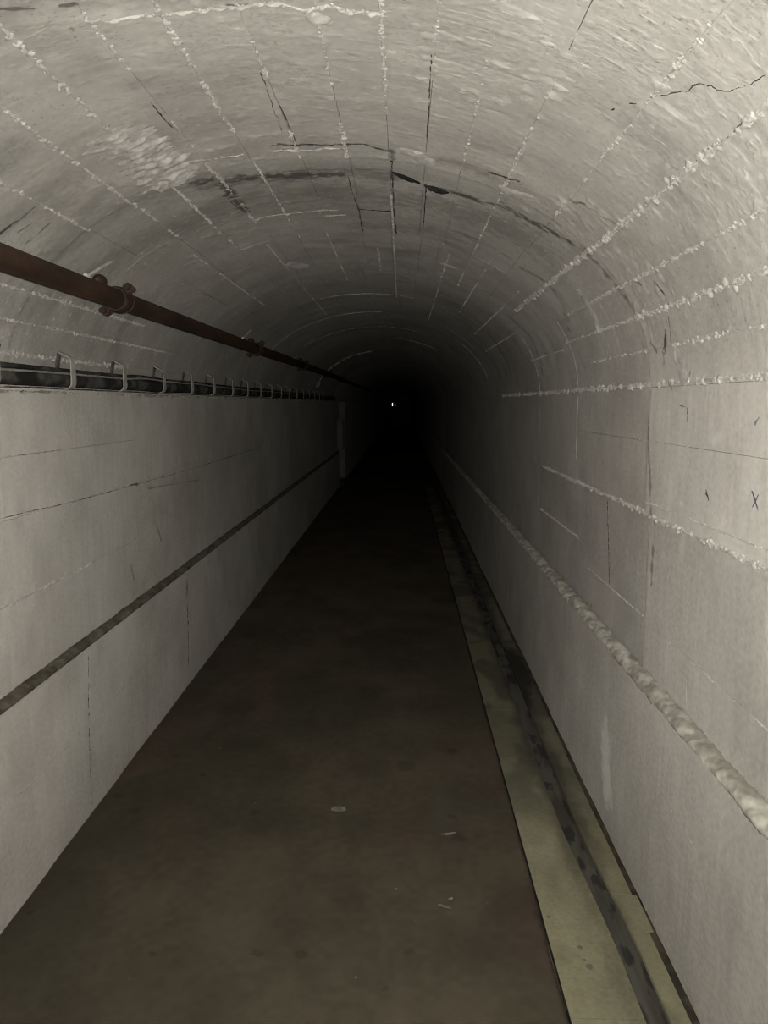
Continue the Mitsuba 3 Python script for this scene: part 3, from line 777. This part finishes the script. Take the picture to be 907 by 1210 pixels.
sx = SX1 + .001 + (NX0 - SX1 - .002) * t
sy = steps(-2.5, FAR, .02)
P = np.stack([np.broadcast_to(sx[:, None], (7, len(sy))), np.broadcast_to(sy[None], (7, len(sy))), np.zeros((7, len(sy)))], -1)
P[..., 0] += shift(P[..., 1])
P[..., 2] = -.010 + .004 * (meshkit.fbm(P * [40, 9, 1], 3, 77) - .5) + .004 * np.sin(math.pi * t)[:, None]
put('floor__drain_strip', cat_mesh([(P.reshape(-1, 3), gridfaces(*P.shape[:2])[:, ::-1])]), 'm_strip', True, 'dark dirty strip sunk between the pale slabs')


def fill(x0, x1, y0, y1, z, amp, seed):
    x, y = np.linspace(x0, x1, 7), steps(y0, y1, .012)
    P = np.stack([np.broadcast_to(x[:, None], (7, len(y))), np.broadcast_to(y[None], (7, len(y))), np.zeros((7, len(y)))], -1)
    P[..., 2] = z + amp * (meshkit.fbm(P * [60, 22, 1], 3, seed) - .5)
    return cat_mesh([(P.reshape(-1, 3), gridfaces(7, len(y))[:, ::-1])])


put('floor__joint_dirt', fill(NX1 - .004, XRL + .008, -.5, FAR, -.006, .012, 5), 'm_dirt', True, 'dark dirt packed along the foot of the right wall')
put('floor__joint_dirt', fill(FX1 - .0015, SX0 + .001, 1.4, 6.2, .0012, .006, 6), 'm_gap_black', True, 'ragged dark joint between floor and cover slabs')


def on_floor(px, py):
    d = ray(px, py); return EYE + d * (-EYE[2] / d[2])


# ------------------------------------------------------------------ rusty pipe
PR = .035
PY = np.array([-2.6, 0, 2.0, 3.0, 5.2, 8.0, 12.0, 20.0, 30.0])
PZ = 1.55 + np.array([.372, .372, .372, .373, .380, .395, .41, .41, .41])
PX = np.array([-1.03] * 9)
pipe = lambda y: np.array([np.interp(y, PY, PX), y, np.interp(y, PY, PZ)])
JOINTS = [.2, 2.84, 5.50, 8.10, 10.7, 13.3]
yy = np.r_[steps(-2.6, 12.5, .1), [16, 20, 25, 30]]
tag('water_pipe', 'long rusty brown steel pipe running high along the left of the vault', 'pipe')
cuts = [-2.6] + JOINTS + [30.0]
for a, b in zip(cuts[:-1], cuts[1:]):
    yy = np.r_[a + .002, [q for q in np.arange(a + .1, b - .03, .25)], b - .002]
    put('water_pipe__length', tube([pipe(q) for q in yy], PR, 28), 'm_rust', 40)
EARS = (math.radians(42), math.radians(222))


def coupling(y, full):
    c = pipe(y)
    k = key('water_pipe__coupling')
    th_ = np.linspace(0, 2 * math.pi, 41)[:-1]
    prof = [(-.030, PR + .001), (-.030, PR + .007), (-.024, PR + .010), (-.012, PR + .011), (0, PR + .012), (.012, PR + .011), (.024, PR + .010), (.030, PR + .007), (.030, PR + .001)]
    G = np.array([[(c[0] + r * math.cos(a), c[1] + dy, c[2] + r * math.sin(a)) for a in np.r_[th_, th_[:1]]] for dy, r in prof])
    ms = [trimesh.Trimesh(G.reshape(-1, 3), np.vstack([(f := gridfaces(*G.shape[:2]))[:, [0, 1, 2]], f[:, [0, 2, 3]]]), process=False)]
    for a in EARS:
        u = np.array([math.cos(a), 0, math.sin(a)])
        for dy in (-.013, .013):
            ms.append(beam(c + u * (PR + .002) + [0, dy, 0], c + u * (PR + .038) + [0, dy, 0], .030, .009, .003, (0, 1, 0)))
    scene[k] = mikit.ply(join(ms), 'm_rust_dark', smooth=40)
    if not full: return
    for a in EARS:
        u = np.array([math.cos(a), 0, math.sin(a)])
        b0 = c + u * (PR + .026)
        put(k + '__bolt', join([cyl(b0 + [0, -.040, 0], b0 + [0, .040, 0], .0055, 10), cyl(b0 + [0, -.036, 0], b0 + [0, -.020, 0], .0115, 6), cyl(b0 + [0, .020, 0], b0 + [0, .036, 0], .0115, 6)]), 'm_rust_dark', 40)
    # the rubber and wire ring on the far side of the coupling
    a = np.linspace(math.radians(-110), math.radians(50), 26)
    put(k + '__wire', tube([c + np.array([(PR + .009) * math.cos(q), .042 + .004 * math.sin(q), (PR + .009) * math.sin(q)]) for q in a], .0028, 8), 'm_rust', True, 'thin lighter wire round the coupling')
    # the lug of the collar next to it
    q = pipe(y - .19)
    lug = trimesh.creation.icosphere(3, 1.0); lug.apply_scale([.020, .040, .022]); lug.apply_translation(q + np.array([-.004, .04, PR + .008]))
    put('water_pipe__lug', lug, 'm_rust', True, 'rounded lug on top of the pipe')


for i, y in enumerate(JOINTS): coupling(y, i < 4)

# white hanger brackets between pipe and vault
def bracket(y, end_px, label):
    q = pipe(y) + np.array([-.005, 0, PR])
    e = on_lining(*end_px, 0)[0]
    k = key('pipe_hanger'); tag(k, label, 'pipe hanger', 'white hangers of the rusty pipe')
    d = (e - q) / np.linalg.norm(e - q)
    scene[k + '__rod'] = mikit.ply(beam(q + d * .005, e + d * .004, .011, .008, .002, (0, 1, 0)), 'm_white', smooth=30)
    scene[k + '__nut'] = mikit.ply(cyl(q + d * .022 - [0, .010, 0], q + d * .022 + [0, .010, 0], .0085, 6), 'm_white', smooth=30)


bracket(2.56, (133, 312), 'white hanger rod holding the rusty pipe before the nearest coupling')
bracket(5.05, (298, 391), 'second white hanger rod along the rusty pipe, before the second coupling')
bracket(7.45, (354, 421), 'third, dim white hanger rod along the rusty pipe, before the third coupling')

# ------------------------------------------------------------------ cables on the ledge and their hooks
HY = [1.73, 2.29, 2.83, 3.36, 3.92, 4.45, 4.97, 5.52, 6.06, 6.62, 7.18, 7.74, 8.30, 8.90, 9.50, 10.10, 10.70, 11.30, 11.90]
cy = np.arange(-2.4, 14.2, .06)
wv = lambda s, f: meshkit.noise(np.c_[cy * f, np.full(len(cy), s), np.zeros(len(cy))], int(s)) - .5
CAB = [('power_cable', 'thick dusty black cable, the lowest on the ledge along the left wall', .0265, -1.2375, 1.6345, .004, .004, 'm_cable', 12),
       ('power_cable', 'thin black cable lying on top of the thick dusty cable', .0075, -1.2285, 1.6700, .002, .003, 'm_cable', 8),
       ('power_cable', 'black wavering cable at the back of the ledge behind the thick cable', .0085, -1.2560, 1.6675, .001, .003, 'm_cable', 8),
       ('thin_cable', 'thin pale grey cable draped over the black cables behind the hooks', .0042, -1.2118, 1.6570, .001, .012, 'm_pale_cable', 6)]
for i, (nm, lab, r, x, z, ax, az, mat, n) in enumerate(CAB):
    pts = np.c_[x + ax * wv(3 + i, 1.6), cy, z + az * wv(11 + i, 1.8) + .006 * np.maximum(0, wv(40, 2.2)) * (i > 0) + .007 * np.maximum(0, wv(40, 2.2))]
    if nm == 'thin_cable': pts[:, 2] = np.maximum(pts[:, 2], 1.6525)
    put(nm, tube(pts, r, n), mat, True, lab, 'cable')


def hook(i, y):
    xf, xb, w, t_ = XLU + .001, XLS + .028, .038, .005
    zt, zb = 1.7125, 1.603
    xk = VC - VA * math.sqrt(1 - ((1.737 - ZS) / VB) ** 2) + .003          # on the vault's face
    path = [(xk, 1.737), (xf - .004, zt + .002), (xf, zt - .004), (xf, zb + .022), (xf - .004, zb + .010), (xf - .013, zb + .003), (xf - .026, zb)]
    pp = np.array(path)
    tn = np.gradient(pp, axis=0); tn /= np.linalg.norm(tn, axis=1, keepdims=True)
    nn = np.c_[-tn[:, 1], tn[:, 0]]
    tilt = rng.uniform(-.004, .004)
    ring = []
    for (p, n) in zip(pp, nn):
        a, b = p + n * t_ / 2, p - n * t_ / 2
        ring.append([(a[0], y - w / 2, a[1]), (a[0], y + w / 2, a[1]), (b[0], y + w / 2, b[1]), (b[0], y - w / 2, b[1])])
    G = np.array(ring)
    f = []
    for j in range(len(G) - 1):
        for s in range(4):
            f.append([j * 4 + s, j * 4 + (s + 1) % 4, j * 4 + 4 + (s + 1) % 4, j * 4 + 4 + s])
    f += [[0, 3, 2, 1], [len(G) * 4 - 4, len(G) * 4 - 3, len(G) * 4 - 2, len(G) * 4 - 1]]
    m = cat_mesh([(G.reshape(-1, 3), f)])
    k = key('cable_hook')
    scene[k + '__strap'] = mikit.ply(m, 'm_hook')
    x0 = VC - VA * math.sqrt(1 - ((1.67 - ZS) / VB) ** 2) + .004
    scene[k + '__back_plate'] = mikit.ply(beam((x0, y, 1.665), (xk + .002, y, 1.735), .030, .005, .0015, (1, 0, 0)), 'm_hook_dark', smooth=30)
    if i == 1:
        lump = trimesh.creation.icosphere(3, 1.0); lump.apply_scale([.024, .030, .020])
        lump.vertices += (meshkit.noise(lump.vertices * 90, 4)[:, None] - .5) * .006
        lump.apply_translation((xf - .012, y, 1.722))
        put(k + '__sleeve', lump, 'm_hook_dark', True, 'dark lump on top of the hook')
    names = {0: 'pale cable hook nearest the camera on the left wall', 1: 'pale cable hook at the left edge, with a dark lump on its top'}
    nth = ['', '', 'second', 'third', 'fourth', 'fifth', 'sixth', 'seventh', 'eighth', 'ninth', 'tenth', 'eleventh', 'twelfth']
    if i in names: lab = names[i]
    elif i < len(nth): lab = f'{nth[i]} pale cable hook along the left ledge, counted from the left edge'
    else: lab = 'tiny dim cable hook in the dark far end of the row'
    tag(k, lab, 'cable hook', 'far dim cable hooks' if i >= len(nth) else 'cable hooks along the left ledge')


for i, y in enumerate(HY):
    if i: hook(i, y)

# small pale plate under the pipe, far along
A, N = on_lining(373.5, 454, .004)
zax = np.array([0, 0, 1.0])
pm = rbox((.05, .008, .085), (0, 0, 0), .002)
pm.apply_transform(trimesh.transformations.rotation_matrix(math.radians(18), [0, 1, 0])); pm.apply_translation(A + [.03, 0, 0])
st = cyl(A + [.02, .004, 0], A + [-.02, .004, .0], .006, 8)
tag('wall_plate', 'small pale plate fixed low on the vault between pipe and cables', 'plate')
scene['wall_plate__plate'] = mikit.ply(pm, 'm_jamb', smooth=30)
scene['wall_plate__stud'] = mikit.ply(st, 'm_hook_dark', smooth=30)

# ------------------------------------------------------------------ the two far lamps
for px, py, w, h, rad, lab in ((463.5, 478.0, .07, .24, 1.6, 'brighter tiny upright lamp glowing at the far end of the tunnel'), (466.6, 478.6, .06, .22, .16, 'fainter tiny lamp just right of the bright one')):
    d = ray(px, py); P = EYE + d * (60.5 / d[1])
    k = key('tunnel_lamp'); tag(k, lab, 'lamp')
    scene[k + '__housing'] = mikit.ply(rbox((w + .04, .08, h + .05), P + [0, .05, 0], .006), 'm_hook_dark', smooth=30)
    q = np.array([(-w / 2, 0, -h / 2), (w / 2, 0, -h / 2), (w / 2, 0, h / 2), (-w / 2, 0, h / 2)]) + P + [0, .004, 0]
    scene[k + '__diffuser'] = {**mikit.ply((q, [[0, 1, 2, 3]]), 'm_white'), 'emitter': {'type': 'area', 'radiance': {'type': 'rgb', 'value': [rad, rad, rad * .97]}}}
    scene[k + '__stem'] = mikit.ply(cyl(P + [0, .08, 0], P + [0, END - 60.5 + .1, 0], .02, 8), 'm_hook_dark', smooth=30)

# ------------------------------------------------------------------ flakes on the floor
def flake(px, py, L, Wd, rot, curl, lab, seed):
    g = np.random.default_rng(seed)
    P = on_floor(px, py)
    u = np.linspace(-1, 1, 13); v = np.linspace(-1, 1, 7)
    U, Vv = np.meshgrid(u, v, indexing='ij')
    edge = np.sqrt(np.clip(1 - np.abs(U) ** 2.4, 0, 1)) * (.75 + .35 * g.random(13))[:, None]
    x = U * L / 2; y = Vv * edge * Wd / 2 + (.12, -.16, .05, -.22, .1, 0, 0)[seed] * L * U ** 2
    z = .0025 + curl * (U ** 2) * .5 + .002 * meshkit.noise(np.stack([x * 80, y * 80, 0 * x], -1), seed)
    c, s = math.cos(rot), math.sin(rot)
    top = np.stack([P[0] + c * x - s * y, P[1] + s * x + c * y, z + .0025], -1)
    bot = top - [0, 0, .0022]
    f = gridfaces(13, 7)
    parts = [(top.reshape(-1, 3), f), (bot.reshape(-1, 3), f[:, ::-1])]
    put('paint_flake', cat_mesh(parts), 'm_flake', True, lab, 'paint flake')


flake(400, 957, .060, .040, .0, .003, 'larger pale paint flake lying near the middle of the floor', 1)
flake(529, 987, .062, .014, .25, .003, 'narrow pale paint flake lying right of the floor centre', 2)
flake(526, 1073, .046, .012, -.35, .012, 'curled white paint flake lying nearest the camera', 3)
flake(532, 1064, .018, .010, .5, .004, 'small white crumb beside the curled paint flake', 4)
flake(468, 1052, .009, .008, .2, .002, 'tiny white speck alone on the floor left of the curled flake', 5)
flake(420, 1157, .007, .006, .7, .002, 'tiny pale speck nearest the bottom edge of the floor', 6)
